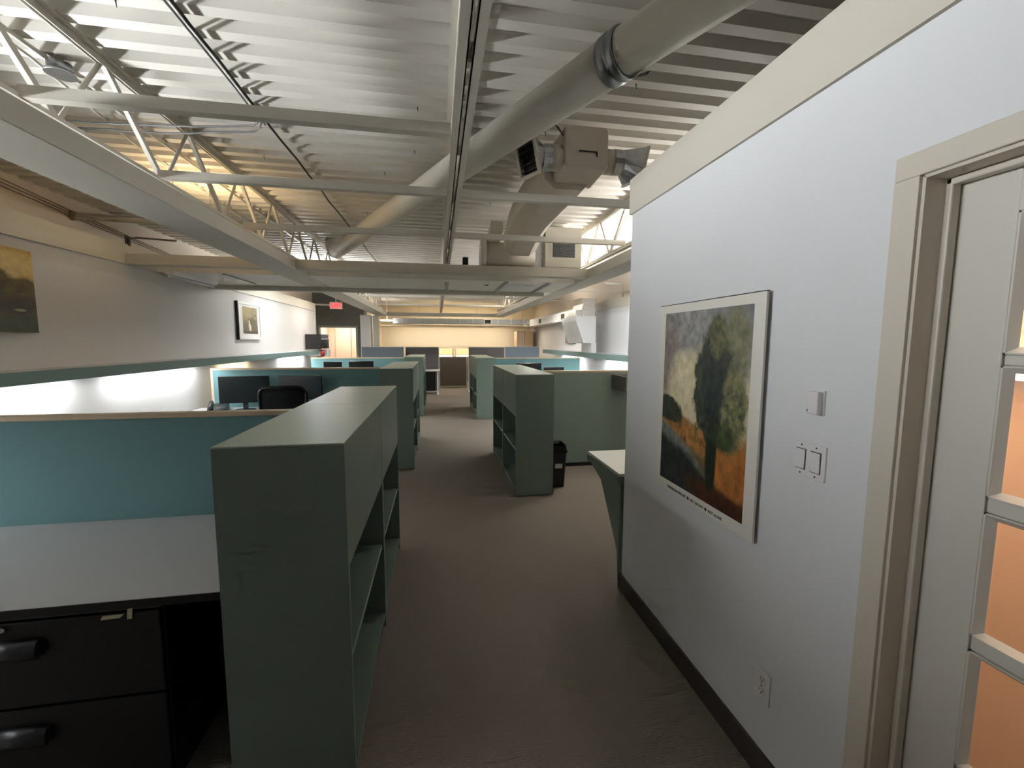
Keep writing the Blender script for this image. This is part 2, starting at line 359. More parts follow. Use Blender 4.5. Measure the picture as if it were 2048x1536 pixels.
# far end
struct('wall_far_upper', B().box(-2.3, 3.9, 17, 17.15, 1.37, 3.06), 'far_cream', 'cream end wall above a strip window')
struct('wall_far_lower', B().box(-2.3, 3.9, 17, 17.15, 0, .98), 'grey_brown')
win = struct('window_1', B().box(.05, 1.25, 17.01, 17.1, 1.33, 1.37).box(.05, 1.25, 17.01, 17.1, .98, 1.0).box(.60, .70, 17.0, 17.1, 1.0, 1.33), 'far_cream', 'strip window with tan blinds in the end wall')
for x0, x1 in ((.06, .58), (.72, 1.22)):
    obj('pane', B().box(x0, x1, 17.06, 17.07, 1.0, 1.33), 'window_glow', win)
    obj('blind', B().box(x0, x1, 17.03, 17.04, 1.08, 1.33), 'blind_glow', win)
    obj('blind_rail', B().box(x0, x1, 17.02, 17.045, 1.068, 1.085), 'dark_pipe', win)
struct('wall_far_fill', B().box(-2.3, .05, 17, 17.15, .98, 1.37).box(1.25, 3.9, 17, 17.15, .98, 1.37), 'far_cream')
b = B(); b.box(-3.65, -3.46, 13.5, 13.62, 0, 3.06); b.box(-2.40, -2.2, 13.5, 13.62, 0, 3.06); b.box(-3.46, -2.40, 13.5, 13.62, 2.02, 3.06)
struct('wall_grey', b, 'grey_wall', 'dark grey wall with a lit doorway under the exit sign')
b = B(); b.box(-3.5, -3.44, 13.47, 13.64, 0, 2.06, .004); b.box(-2.42, -2.36, 13.47, 13.64, 0, 2.06, .004); b.box(-3.44, -2.42, 13.47, 13.64, 2.0, 2.06, .004)
struct('trim_6', b, 'sage')
struct('wall_corridor_end', B().box(-3.65, -2.0, 15.3, 15.4, 0, 3.06), 'peach_panel')
d2 = struct('door_2', B().box(-3.40, -2.9, 15.24, 15.28, 0, 2.05, .004), 'peach_panel', 'pale closet door down the lit passage')
obj('panel', B().box(-2.88, -2.3, 15.24, 15.28, 0, 2.05, .004), 'peach_panel', d2)
struct('wall_corridor_side', B().box(-2.2, -2.1, 13.62, 17.1, 0, 3.06), 'far_cream')
struct('wall_column', B().box(-2.22, -1.93, 13.1, 13.48, 0, 2.36), 'wall_white', 'white boxed column beside the grey wall')
struct('trim_7', B().box(-1.88, -1.72, 13.2, 13.4, 0, 2.36), 'trim_beige')

# ------------------------------------------------------------------ glazed door
D = XW+.085
cas = B(); cas.box(XW-.016, XW+.002, DY1+.004, DY1+.062, 0, DZ+.0035, .0015); cas.box(XW-.016, XW+.002, DY0-.062, DY0-.004, 0, DZ+.0035, .0015)
cas.box(XW-.016, XW+.002, DY0-.062, DY1+.062, DZ+.004, DZ+.062, .003)
casing = struct('trim_8', cas, 'casing_paint', 'beige casing round the glazed door')
jb = B(); jb.box(XW-.006, XW+.12, DY1-.004, DY1+.016, 0, DZ); jb.box(XW-.006, XW+.12, DY0-.016, DY0+.004, 0, DZ); jb.box(XW-.006, XW+.12, DY0, DY1, DZ-.004, DZ+.016)
obj('jamb', jb, 'casing_paint', casing)
st = B(); st.box(D-.032, D-.004, DY1-.018, DY1-.002, 0, DZ-.003, .004); st.box(D-.032, D-.004, DY0+.002, DY0+.018, 0, DZ-.003, .004); st.box(D-.032, D-.004, DY0, DY1, DZ-.02, DZ-.003, .004)
obj('stop', st, 'casing_paint', casing)
door = bpy.data.objects.new('door_1', None); COL.objects.link(door); door.location = (D, DY0, 0); door['kind'] = 'structure'; door['label'] = 'cream french door with stacked glass panes at the right'
ya, yb = DY0+.006, DY1-.006; gy0, gy1 = ya+.115, yb-.118
rows = [(1.575, 1.885), (1.245, 1.550), (.905, 1.210), (.565, .870), (.225, .530)]
b = B(); b.box(D, D+.04, yb-.118, yb, .01, DZ-.006, .002); obj('stile', b, 'door_paint', door)
b = B(); b.box(D, D+.04, ya, ya+.115, .01, DZ-.006, .002); obj('stile', b, 'door_paint', door)
obj('rail', B().box(D, D+.04, gy0, gy1, 1.885, DZ-.006), 'door_paint', door); obj('rail', B().box(D, D+.04, gy0, gy1, .01, .225), 'door_paint', door)
ncol = 2; cw = (gy1-gy0)/ncol
for (z0, _), (_, z1) in zip(rows, rows[1:]): obj('muntin', B().box(D+.006, D+.034, gy0, gy1, z1, z0, .004), 'door_paint', door)
obj('muntin', B().box(D+.006, D+.034, gy0+cw-.013, gy0+cw+.013, .225, 1.885, .004), 'door_paint', door)
for z0, z1 in rows:
    for c in range(ncol):
        p0, p1 = gy0+c*cw+(.013 if c else 0), gy0+(c+1)*cw-(0 if c else .013)
        pn = obj('pane', B().box(D+.018, D+.022, p0, p1, z0, z1), 'glass', door)
        bd = B()
        for yy, s in ((p0, 1), (p1, -1)): bd.prism([(D+.001, yy, z0), (D+.001, yy+s*.004, z0), (D+.017, yy+s*.017, z0), (D+.017, yy, z0)], (0, 0, z1-z0))
        for zz, s in ((z0, 1), (z1, -1)): bd.prism([(D+.001, p0, zz), (D+.001, p0, zz+s*.004), (D+.017, p0, zz+s*.017), (D+.017, p0, zz)], (0, p1-p0, 0))
        obj('glazing_bead', bd, 'door_paint', pn)
t = thing('glow_strip', 'white glowing strip on the office wall, standing in for a bright edge behind the door', 'lamp', (1.93, .9, 1.48))  # lamp form is made up; it stands in for a bright white edge
obj('housing', B().box(1.915, 1.95, .2, 1.26, 1.475, 1.485), 'plastic_white', t); obj('diffuser', B().box(1.905, 1.915, .2, 1.26, 1.485, 1.53), 'diffuser_on', t)

# ------------------------------------------------------------------ boxed beams and soffit
BM = 'beam_beige'
tag(obj('ceiling_beam', B().box(-1.775, -1.455, -2.6, 13.3, 2.35, 2.455, .004), BM), 'long boxed beam running overhead at the left, from the near edge to the far column', 'beam', 'boxed beams')
tag(obj('ceiling_beam', B().box(1.76, 2.03, 2.47, 13.2, 2.35, 2.455, .004), BM), 'long boxed beam at the right, coming out behind the corridor wall', 'beam', 'boxed beams')
tag(obj('ceiling_beam', B().box(-3.03, -1.775, 4.87, 5.0, 2.352, 2.455, .004), BM), 'short boxed cross beam between the left wall and the long left beam', 'beam', 'boxed beams')
tag(obj('ceiling_beam', B().box(-1.455, 1.76, 4.87, 5.0, 2.352, 2.455, .004), BM), 'boxed cross beam spanning the aisle in front of the soffit', 'beam', 'boxed beams')
tag(obj('ceiling_beam', B().box(-1.455, 1.76, 13.12, 13.25, 2.352, 2.455, .004), BM), 'farthest boxed cross beam, in front of the silver duct', 'beam', 'boxed beams')
t = thing('ceiling_soffit', 'flat grey-white dropped soffit slung behind the first cross beam', 'soffit', (-.6, 5.9, 2.35))
obj('board', B().box(-3.03, 1.755, 5.34, 6.42, 2.352, 2.46), 'deck_white', t)
obj('rear_band', B().box(-3.03, 1.62, 6.42, 6.54, 2.295, 2.46, .003), BM, t)
obj('rail', B().box(-2.375, -2.345, 5.36, 6.18, 2.335, 2.352), 'galv', t)
for x in (.86, 1.42): obj('rail', B().box(x, x+.03, 5.36, 6.40, 2.325, 2.352), 'galv', t)
obj('air_diffuser', B().box(.96, 1.28, 5.62, 6.0, 2.344, 2.352), 'foil', t)
obj('access_disc', B().tube([(.66, 5.75, 2.346), (.66, 5.75, 2.352)], .028, 14), 'slot', t)
obj('pipe_stub', B().tube([(.13, 5.6, 2.25), (.13, 5.6, 2.352)], .03, 12), 'steel_white', t)
t = thing('strip_fixture', 'unlit fluorescent strip fixture on the soffit by the left wall', 'light fixture', (-2.87, 5.75, 2.30))
obj('housing', B().prism([(-2.93, 5.28, 2.352), (-2.81, 5.28, 2.352), (-2.84, 5.28, 2.315), (-2.90, 5.28, 2.315)], (0, .95, 0)), 'plastic_white', t)
obj('tube', B().tube([(-2.87, 5.31, 2.30), (-2.87, 6.20, 2.30)], .013, 10), 'tube_off', t)
for yy in (5.29, 6.20): obj('lamp_holder', B().box(-2.885, -2.855, yy, yy+.02, 2.285, 2.32), 'plastic_white', t)

# ------------------------------------------------------------------ open-web joists and bridging
ang = B()
def joist(x, y0, y1, label):
    t = thing('steel_joist', label, 'joist', (x, y0, 2.55), 'open-web steel joists')
    def chord(name, z0, z1, up):
        c = B()
        for s in (-1, 1):
            a, d = s*.008, s*.044
            zf = (z1-.005, z1) if up else (z0, z0+.005)
            c.box(x+a, x+d, y0, y1, *zf); c.box(x+a, x+a+s*.005, y0, y1, z0, z1)
        obj(name, c, 'steel_white', t)
    chord('top_chord', 2.98, 3.018, True); chord('bottom_chord', 2.55, 2.588, False)
    rod = lpart('web_rod', B().tube([(0, 0, 2.565-2.55), (0, .30, 2.995-2.55)], .0105, 8), 'steel_white', t)
    rod2 = lpart('web_rod', B().bar((0, .32, 2.995-2.55), (0, .75, 2.565-2.55), .022, .03), 'steel_white', t)
    n = int((y1-y0)/.75); first = (2.31-y0) % .75
    rod.location = (0, first, 0); rod2.location = (0, first, 0)
    for k in range(1, n):
        share(rod, t, (0, first+.75*k, 0)); share(rod2, t, (0, first+.75*k, 0))
joist(-1.652, -2.5, 13.4, 'white open-web joist above the long left beam')
joist(.1215, -2.5, 16.9, 'white open-web joist over the middle of the aisle')
joist(1.895, 2.6, 13.4, 'white open-web joist above the right beam')
def bridge(x0, x1, y, label, z=2.553):
    b = B(); b.prism([(x0, y, z), (x0, y+.045, z), (x0, y+.045, z+.005), (x0, y+.005, z+.005), (x0, y+.005, z+.048), (x0, y, z+.048)], (x1-x0, 0, 0))
    tag(obj('bridging_bar', b, 'steel_white'), label, 'bar', 'joist bridging bars')
for y, nm, r in ((2.08, 'nearest', 0), (2.925, 'second nearest', 1), (4.05, 'third nearest', 1), (7.4, 'first behind the soffit', 1), (9.6, 'fifth', 1), (11.8, 'farthest', 1)):
    bridge(-1.61, .075, y, '%s white bridging bar between left joist and middle joist' % nm)
    if r: bridge(.168, 1.85, y, '%s white bridging bar between middle joist and right joist' % nm)

# strip lamps hung behind the beams
first = None
names = ['nearest strip uplight, hung by the left wall', 'second strip uplight, hung by the left wall', 'warm uplight behind the left beam near the cross beam',
         'strip uplight left of the aisle beyond the soffit', 'warm uplight left of the aisle by the far pictures', 'nearest strip uplight behind the right beam', 'strip uplight behind the right beam over the first desk',
         'strip uplight right of the aisle beyond the soffit', 'warm uplight far down on the right']
for (x, y, z, c, p), nm in zip(STRIPS, names):
    h = .6 if c is not WARM else .36
    t = thing('strip_uplight', nm, 'light fixture', (x, y, z), 'strip uplights hung from the deck')
    obj('housing', B().prism([(x-.03, y-h, z), (x+.03, y-h, z), (x+.05, y-h, z+.03), (x-.05, y-h, z+.03)], (0, 2*h, 0)), 'steel_white', t)
    obj('tube', B().tube([(x, y-h+.02, z+.042), (x, y+h-.02, z+.042)], .01, 8), 'tube_on' if c is not WARM else 'tube_warm', t)
    for s in (-1, 1): obj('hanger_wire', B().tube([(x, y+s*h*.8, z+.03), (x, y+s*h*.8, 3.03)], .002, 5), 'galv_dark', t)

# ------------------------------------------------------------------ cables and conduits under the deck
def wig(pts, n, amp, seed):
    r = random.Random(seed); out = []
    for a, c in zip(pts, pts[1:]):
        for k in range(n): 
            q = Vector(a).lerp(Vector(c), k/n); out.append(q + Vector((r.uniform(-amp, amp), 0, r.uniform(-amp, amp)*.5)))
    return out + [Vector(pts[-1])]
tag(obj('cable', B().tube(wig([(-1.068, -1, 3.0), (-1.056, 3, 2.997), (-1.04, 8.4, 3.0)], 16, .006, 1), .008, 6), 'cable_black'), 'thick black cable clipped along the deck left of the middle joist', 'cable')
tag(obj('cable', B().tube(wig([(-1.105, -1, 3.004), (-1.092, 3, 3.004), (-1.085, 3.15, 3.0)], 14, .007, 2), .006, 6), 'cable_grey'), 'thin grey cable running beside the thick black deck cable', 'cable')
tag(obj('armored_cable', B().tube(wig([(-2.9, 3.30, 2.985), (-2.3, 3.26, 2.97), (-1.66, 3.20, 2.965), (-1.15, 3.14, 2.985), (-1.08, 3.06, 3.0)], 8, .006, 3), .0065, 6), 'cable_grey'), 'upper armoured cable crossing under the deck to the black cable', 'cable')
tag(obj('armored_cable', B().tube(wig([(-2.9, 3.36, 2.97), (-2.3, 3.31, 2.955), (-1.66, 3.26, 2.95), (-1.15, 3.19, 2.975), (-1.075, 3.08, 3.0)], 8, .008, 4), .0065, 6), 'cable_grey'), 'lower sagging armoured cable crossing under the deck', 'cable')
tag(obj('conduit', B().tube([(-1.905, -1, 3.0), (-1.905, 9, 3.0)], .012, 8), 'steel_white'), 'white conduit fixed along the deck left of the left joist', 'conduit')
tag(obj('conduit', B().tube([(-1.955, -1, 2.98), (-1.95, 2.6, 2.985), (-2.12, 3.7, 2.99), (-2.2, 6, 3.0)], .008, 8), 'steel_white'), 'thinner conduit veering away beside the first deck conduit', 'conduit')
t = thing('junction_box', 'round grey junction box hung from the deck conduit', 'junction box', (-1.86, 2.65, 2.93))
obj('box_body', B().tube([(-1.86, 2.65, 2.945), (-1.86, 2.65, 2.99)], .05, 16), 'galv_dark', t); obj('cover', B().tube([(-1.86, 2.65, 2.935), (-1.86, 2.65, 2.945)], .062, 20), 'galv', t)
obj('clip', B().bar((-1.86, 2.71, 2.94), (-1.88, 2.76, 3.0), .006, .012), 'slot', t)
t = thing('wall_pipe', 'white pipe coming out of the block wall above the left trim', 'pipe', (-3.62, 5.12, 2.82))
obj('run', B().tube([(-3.62, 5.12, 2.85), (-1.95, 5.36, 2.86)], .032, 12), 'steel_white', t)
obj('flange', B().tube([(-3.62, 5.12, 2.85), (-3.585, 5.125, 2.85)], .045, 14), 'cable_tan', t)
for k in range(3):
    tag(obj('wall_cable', B().tube([(-3.612, 3.2, 3.0-.03*k), (-3.612, 4.4, 2.96-.03*k), (-3.612, 5.3, 2.88-.025*k), (-3.612, 7, 2.76-.02*k), (-3.612, 11, 2.66-.02*k)], .005, 6), 'cable_tan'),
        ('upper', 'middle', 'lower')[k] + ' of three brown cables slung along the block wall', 'cable', 'cables on the block wall')
t = thing('wall_bracket', 'rusty bracket and drop pipe on the block wall near the cross beam', 'bracket', (-3.6, 5.9, 2.6))
obj('arm', B().tube([(-3.6, 5.9, 2.60), (-3.6, 5.9, 2.80), (-3.55, 5.95, 2.83), (-3.2, 6.1, 2.84)], .012, 8), 'cable_tan', t)
obj('plate', B().box(-3.62, -3.607, 5.86, 5.94, 2.74, 2.84), 'dark_pipe', t)

# ------------------------------------------------------------------ round duct crossing the deck
t = thing('round_duct', 'large round white duct slanting across under the deck', 'duct', (.79, 1.89, 2.74))
p0, p1 = Vector((1.30, .90, 2.85)), Vector((-1.36, 6.34, 2.84)); q = Vector((.80, 1.885, 2.847)); dr = (p1-p0).normalized()
obj('pipe', B().tube([p0, q-dr*.01], .096, 28), 'duct_white', t); obj('pipe', B().tube([q+dr*.01, p1], .1, 28), 'duct_white', t)
obj('seam_ring', B().tube([p0.lerp(p1, .80), p0.lerp(p1, .804)], .1025, 28), 'duct_white', t)
cp = obj('coupling', B().tube([q-dr*.045, q-dr*.04, q-dr*.012, q-dr*.008, q+dr*.006, q+dr*.01, q+dr*.05], [.100, .106, .106, .101, .101, .107, .105], 28), 'galv_dark', t)
u = dr.cross(Vector((0, 0, 1))).normalized()
b = B(); b.grid(lambda i, j: q + dr*(-.10+.055*j) + (u*math.sin(.2+.75*i) - Vector((0, 0, 1))*math.cos(.2+.75*i))*(.108+.012*(1-j)), 8, 2, .002)
obj('loose_flap', b, 'galv_dark', cp)
pe = p1; el = [pe, pe+dr*.08+Vector((0, 0, .02)), pe+dr*.15+Vector((0, 0, .07)), pe+dr*.18+Vector((0, 0, .2))]
obj('elbow', B().tube(el, .102, 24), 'duct_white', t); obj('riser', B().tube([el[-1], el[-1]+Vector((0, 0, .12))], .106, 24), 'duct_white', t)

# ------------------------------------------------------------------ wrapped supply duct with two boots
def octo(cx, cz, w, h, c, y): 
    return [Vector((cx+a*w, y, cz+d*h)) for a, d in ((-1, -1+c), (-1+c, -1), (1-c, -1), (1, -1+c), (1, 1-c), (1-c, 1), (-1+c, 1), (-1, 1-c))]
t = thing('supply_duct', 'white wrapped supply duct with two galvanised side boots', 'duct', (.93, 3.6, 2.62))
main = B(); main.loft([octo(.905, 2.80, .17, .155, .42, 2.93), octo(.90, 2.80, .185, .16, .45, 3.1), octo(.89, 2.805, .185, .165, .45, 3.9), octo(.90, 2.78, .18, .165, .45, 4.3), octo(.92, 2.70, .18, .15, .45, 4.75)])
obj('main_run', main, 'duct_wrap', t)
hb = B(); hb.loft([octo(.955, 2.832, .135, .118, .12, 2.70), octo(.955, 2.832, .145, .128, .12, 2.715), octo(.945, 2.82, .15, .14, .14, 2.98)])
hd = obj('end_box', hb, 'duct_wrap', t)
obj('tape_flap', B().box(.90, 1.02, 2.694, 2.702, 2.80, 2.806).box(1.015, 1.021, 2.694, 2.702, 2.775, 2.806), 'slot', hd)
obj('strap_end', B().bar((.80, 2.72, 2.90), (.74, 2.70, 2.95), .012, .004).bar((.80, 2.72, 2.895), (.755, 2.69, 2.935), .01, .004), 'galv_dark', hd)
def ring(c, ax, r, n=16, sq=0, u=None, v=None, hw=0, hh=0): 
    out = []
    for k in range(n):
        a = 2*math.pi*k/n; cs, sn = math.cos(a), math.sin(a)
        if sq: m_ = max(abs(cs), abs(sn)); out.append(Vector(c)+u*hw*cs/m_+v*hh*sn/m_)
        else: out.append(Vector(c)+u*r*cs+v*r*sn)
    return out
def boot(s, base):
    u, v = Vector((0, 1, 0)), Vector((0, 0, 1)); x = base
    obj('collar', B().loft([ring((x-s*.03, 2.80, 2.79), 0, .078, u=u, v=v), ring((x+s*.07, 2.80, 2.79), 0, .078, u=u, v=v)], smooth=True), 'duct_wrap', t)
    k = B(); u2 = Vector((s*.5, .86, 0)).normalized(); v2 = Vector((s*.22, -.1, .97)).normalized()
    if s > 0: u2, v2 = Vector((-.35, .93, 0)).normalized(), Vector((.25, .1, .96)).normalized()
    c2 = Vector((x+s*.215, 2.775, 2.765))
    k.loft([ring((x+s*.06, 2.80, 2.79), 0, .081, u=u, v=v), ring((x+s*.115, 2.80, 2.79), 0, .081, u=u, v=v), ring((x+s*.125, 2.80, 2.79), 0, .078, u=u, v=v), ring(c2, 0, 0, sq=1, u=u2, v=v2, hw=.085, hh=.105)], cap=False)
    bt = obj('boot', k, 'galv', t)
    nrm = u2.cross(v2).normalized(); nrm = nrm if nrm.x*s > 0 else -nrm
    fr = B(); o_ = ring(c2, 0, 0, sq=1, u=u2, v=v2, hw=.094, hh=.114); i_ = ring(c2, 0, 0, sq=1, u=u2, v=v2, hw=.074, hh=.094)
    fr.loft([o_, [p+nrm*.012 for p in o_], [p+nrm*.012 for p in i_], i_, o_], cap=False); obj('boot_frame', fr, 'steel_white', bt)
    for j in range(5):
        cc = c2+nrm*.004+v2*(-.075+.0375*j); obj('louvre', B().bar(cc-u2*.074, cc+u2*.074, .012, .004), 'galv_dark', bt)
    obj('backing', B().quad([c2-nrm*.02+u2*a*.07+v2*d*.09 for a, d in ((-1, -1), (1, -1), (1, 1), (-1, 1))]), 'grille_dark', bt)
boot(-1, .80); boot(1, 1.10)
# plenum at the far end of the supply duct and the grille box beside it
t = thing('duct_plenum', 'white rounded plenum where the supply duct ends above the cross beam', 'duct', (.85, 5.0, 2.46))
b = B(); b.tube([(.56, 5.0, 2.60), (1.12, 5.0, 2.60)], .145, 24); obj('drum', b, 'duct_wrap', t)
obj('flange', B().tube([(.50, 5.0, 2.60), (.56, 5.0, 2.60)], .16, 24), 'duct_white', t)
obj('branch', B().loft([octo(.64, 2.74, .07, .05, .1, 4.98), octo(.66, 2.86, .07, .05, .1, 4.75)]), 'duct_white', t)
obj('damper_plate', B().box(.30, .36, 4.98, 5.1, 2.46, 2.56), 'grille_dark', t)
t = thing('air_handler', 'white boxed air handler with dark square grille above the cross beam', 'air handler', (1.49, 5.2, 2.49))
obj('case', B().box(1.272, 1.72, 5.0, 5.5, 2.49, 2.955, .004), 'duct_white', t)
fr = B(); fr.box(1.33, 1.665, 4.992, 5.0, 2.575, 2.60).box(1.33, 1.665, 4.992, 5.0, 2.78, 2.80).box(1.33, 1.36, 4.992, 5.0, 2.60, 2.78).box(1.635, 1.665, 4.992, 5.0, 2.60, 2.78)
g = obj('grille_frame', fr, 'duct_white', t); obj('grille_backing', B().box(1.36, 1.635, 4.996, 4.999, 2.60, 2.78), 'grille_dark', g)
bar0 = None
for k in range(13):
    z = 2.607+.0139*k
    bar0 = obj('grille_bar', B().box(1.36, 1.635, 4.990, 4.995, z, z+.003), 'galv_dark', g)
for k in range(18): obj('grille_bar', B().box(1.372+.0147*k, 1.375+.0147*k, 4.990, 4.995, 2.60, 2.78), 'galv_dark', g)
obj('side_duct', B().box(1.13, 1.272, 5.1, 5.45, 2.5, 2.9), 'galv', t)

# ------------------------------------------------------------------ bookcases
def bookcase(L, label):
    t = thing('bookcase', label, 'bookcase', (0, 0, 0), 'green open bookcases along the aisle')
    x0, x1, H = -.1975, .1975, 1.27; T = .02
    for yy in (0, L-T): lpart('side_panel', B().box(x0, x1, yy, yy+T, .012, H-.006, .001), 'green', t)
    lpart('top_panel', B().box(x0, x1, 0, L, H-.006, H, .0015), 'green_top_sheen', t)
    lpart('fascia', B().box(x1-.019, x1-.001, T, L-T, .838, H-.006), 'green', t)
    lpart('back_panel', B().box(x0, x0+.016, T, L-T, .012, H-.006), 'green', t)
    for z in (.472, ):
        s = lpart('shelf', B().box(x0+.016, x1-.012, T, L-T, z, z+.02), 'green', t)
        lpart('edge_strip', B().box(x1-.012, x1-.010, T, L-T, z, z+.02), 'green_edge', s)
    lpart('bottom_panel', B().box(x0+.016, x1-.002, T, L-T, .075, .095), 'green', t)
    lpart('plinth', B().box(x0+.01, x1-.02, T, L-T, 0, .075), 'green', t)
    return t
base = bookcase(.905, 'green bookcase nearest the camera on the left of the aisle')
base.location = (-.5025, 1.43, 0)
dup(base, (-.5025, 2.338, 0), 0, 'green bookcase right behind the nearest left one, its top joined by a thin seam')
dup(base, (-.5025, 5.32, 0), 0, 'green bookcase at the front of the second left row')
dup(base, (-.5025, 6.228, 0), 0, 'green bookcase at the rear of the second left row')
dup(base, (-.5025, 9.20, 0), 0, 'green bookcase at the front of the third left row')
dup(base, (-.5025, 10.108, 0), 0, 'green bookcase at the rear of the third left row')
dup(base, (.9725, 4.17+.905, 0), math.pi, 'green bookcase nearest the camera on the right of the aisle')
dup(base, (.9725, 5.078+.905, 0), math.pi, 'green bookcase right behind the nearest right one')
dup(base, (.9725, 8.62+.905, 0), math.pi, 'green bookcase at the front of the second right row')
dup(base, (.9725, 9.528+.905, 0), math.pi, 'green bookcase at the rear of the second right row')

# ------------------------------------------------------------------ cubicle partitions
def partition(x0, x1, y, zt, label, m='teal', cap='wood_cap', post=None, th=.045):
    t = thing('cubicle_partition', label, 'partition', ((x0+x1)/2, y, 0), 'low cubicle partitions')
    obj('panel', B().box(x0, x1, y-th/2, y+th/2, .05, zt-.024), m, t)
    obj('cap_rail', B().box(x0, x1, y-th/2-.004, y+th/2+.004, zt-.024, zt, .003), cap, t)
    obj('base_strip', B().box(x0, x1, y-th/2+.006, y+th/2-.006, 0, .05), 'black', t)
    if post: obj('end_post', B().box(post-.03, post, y-th/2-.004, y+th/2+.004, 0, zt, .002), cap, t)
    return t
partition(-3.02, -.702, 2.30, 1.252, 'teal partition with tan cap behind the nearest desk')
partition(-2.86, -.702, 6.06, 1.244, 'teal partition with cream edge behind the two monitors and mesh chair', post=-2.86)
partition(-2.74, -.702, 9.95, 1.235, 'teal partition behind the far left monitors')
partition(1.172, 3.73, 5.15, 1.238, 'pale sage partition with tan cap beside the waste bin', m='sage')
partition(1.172, 3.29, 9.55, 1.235, 'teal partition behind the far right monitors')
def screen(x0, x1, y, zt, label, m, rz=0):
    t = thing('office_screen', label, 'screen', ((x0+x1)/2, y, 0), 'tall office screens')
    obj('panel', B().box(x0+.012, x1-.012, y-.025, y+.025, .06, zt-.012, .004), m, t)
    b = B(); b.box(x0, x0+.012, y-.028, y+.028, 0, zt); b.box(x1-.012, x1, y-.028, y+.028, 0, zt); b.box(x0, x1, y-.028, y+.028, zt-.012, zt)
    obj('frame', b, 'steel_white', t); obj('foot_rail', B().box(x0, x1, y-.02, y+.02, 0, .06), 'steel_white', t)
screen(-2.20, -.99, 13.05, 1.44, 'blue-grey screen in front of the white column', 'grey_blue')
screen(-.98, .04, 13.5, 1.43, 'dark grey screen behind the white table', 'grey_dark')
screen(.06, 1.0, 14.9, 1.065, 'low taupe screen closing the end of the aisle', 'grey_brown')
screen(.965, 2.12, 13.5, 1.43, 'dark grey screen right of the aisle end', 'grey_dark')
screen(2.13, 3.27, 13.5, 1.445, 'rightmost blue-grey screen, lit along its lower corner', 'grey_blue')

# ------------------------------------------------------------------ wall shelves with tubes
def wshelf(x_wall, x_front, y0, y1, z0, z1, label, tubes):
    s = 1 if x_wall > 0 else -1
    t = thing('wall_shelf', label, 'shelf', (x_wall, (y0+y1)/2, z0), 'long wall shelves')
    obj('board', B().box(x_front, x_wall, y0, y1, z1-.025, z1-.003), 'laminate', t)
    obj('valance', B().box(x_front-s*.018, x_front, y0, y1, z0, z1, .002), 'valance', t)
    for yc, l, c in tubes:
        xt = (x_wall+x_front)/2+s*.03
        f = obj('tube_housing', B().box(xt-.04, xt+.04, yc-l/2-.03, yc+l/2+.03, z1-.055, z1-.025), 'plastic_white', t)
        obj('tube', B().tube([(xt, yc-l/2, z1-.07), (xt, yc+l/2, z1-.07)], .012, 8), c, f)
wshelf(-3.03, -2.76, -2.5, 10.6, 1.298, 1.386, 'long green-fronted shelf lit from beneath along the left wall', [(1.1, 1.4, 'tube_on'), (3.1, 2.0, 'tube_on'), (5.2, 1.5, 'tube_on'), (7.0, .9, 'tube_warm'), (9.6, 1.5, 'tube_on')])
wshelf(3.75, 3.36, 4.6, 13.3, 1.242, 1.358, 'long green-fronted shelf lit from beneath along the right wall', [(6.6, 1.4, 'tube_on'), (8.3, 1.2, 'tube_on'), (11.5, 1.8, 'tube_on')])

# ------------------------------------------------------------------ desks
t = thing('desk', 'pale grey desk in front of the teal partition, nearest the camera', 'desk', (-1.9, 1.9, 0))
obj('desktop', B().box(-3.02, -.705, 1.54, 2.272, .707, .737, .002), 'laminate', t)
obj('edge_band', B().box(-3.02, -.705, 1.537, 1.541, .707, .735), 'black', t)
obj('support_panel', B().box(-3.0, -2.97, 1.56, 2.27, 0, .707), 'black', t); obj('modesty_panel', B().box(-2.97, -.705, 2.24, 2.262, .06, .707), 'black', t)
obj('support_panel', B().box(-.735, -.71, 1.60, 2.24, 0, .707), 'black', t)
t = thing('filing_cabinet', 'black two-drawer filing cabinet under the nearest desk', 'cabinet', (-1.38, 1.9, 0))
obj('body', B().box(-1.83, -.955, 1.585, 2.22, .0, .700, .003), 'black', t)
for z0, z1 in ((.375, .676), (.05, .365)):
    d = obj('drawer', B().box(-1.826, -.959, 1.566, 1.586, z0, z1, .003), 'black', t)
    zc = z1-.092
    hb = B(); hb.loft([[Vector((xx, 1.566-.001, zc-.03)), Vector((xx, 1.548, zc-.032)), Vector((xx, 1.538, zc-.012)), Vector((xx, 1.540, zc+.012)), Vector((xx, 1.552, zc+.030)), Vector((xx, 1.566-.001, zc+.032))] for xx in (-1.48, -1.312)], smooth=True)
    obj('handle', hb, 'handle', d)
obj('top_rail', B().box(-1.826, -.959, 1.572, 1.586, .682, .694), 'handle', t)
lk = obj('lock', B().tube([(-1.415, 1.57, .655), (-1.415, 1.555, .655)], .012, 14), 'chrome', t); obj('key', B().box(-1.432, -1.405, 1.535, 1.556, .648, .654), 'chrome', lk)
obj('tape_strip', B().prism([(-1.135, 1.564, .658), (-1.078, 1.564, .660), (-1.063, 1.564, .673), (-1.128, 1.564, .672)], (0, .0012, 0)), 'tape', t)
obj('tape_strip', B().prism([(-1.055, 1.562, .654), (-1.040, 1.562, .655), (-1.036, 1.562, .694), (-1.052, 1.562, .690)], (0, .0015, 0)), 'tape', t)

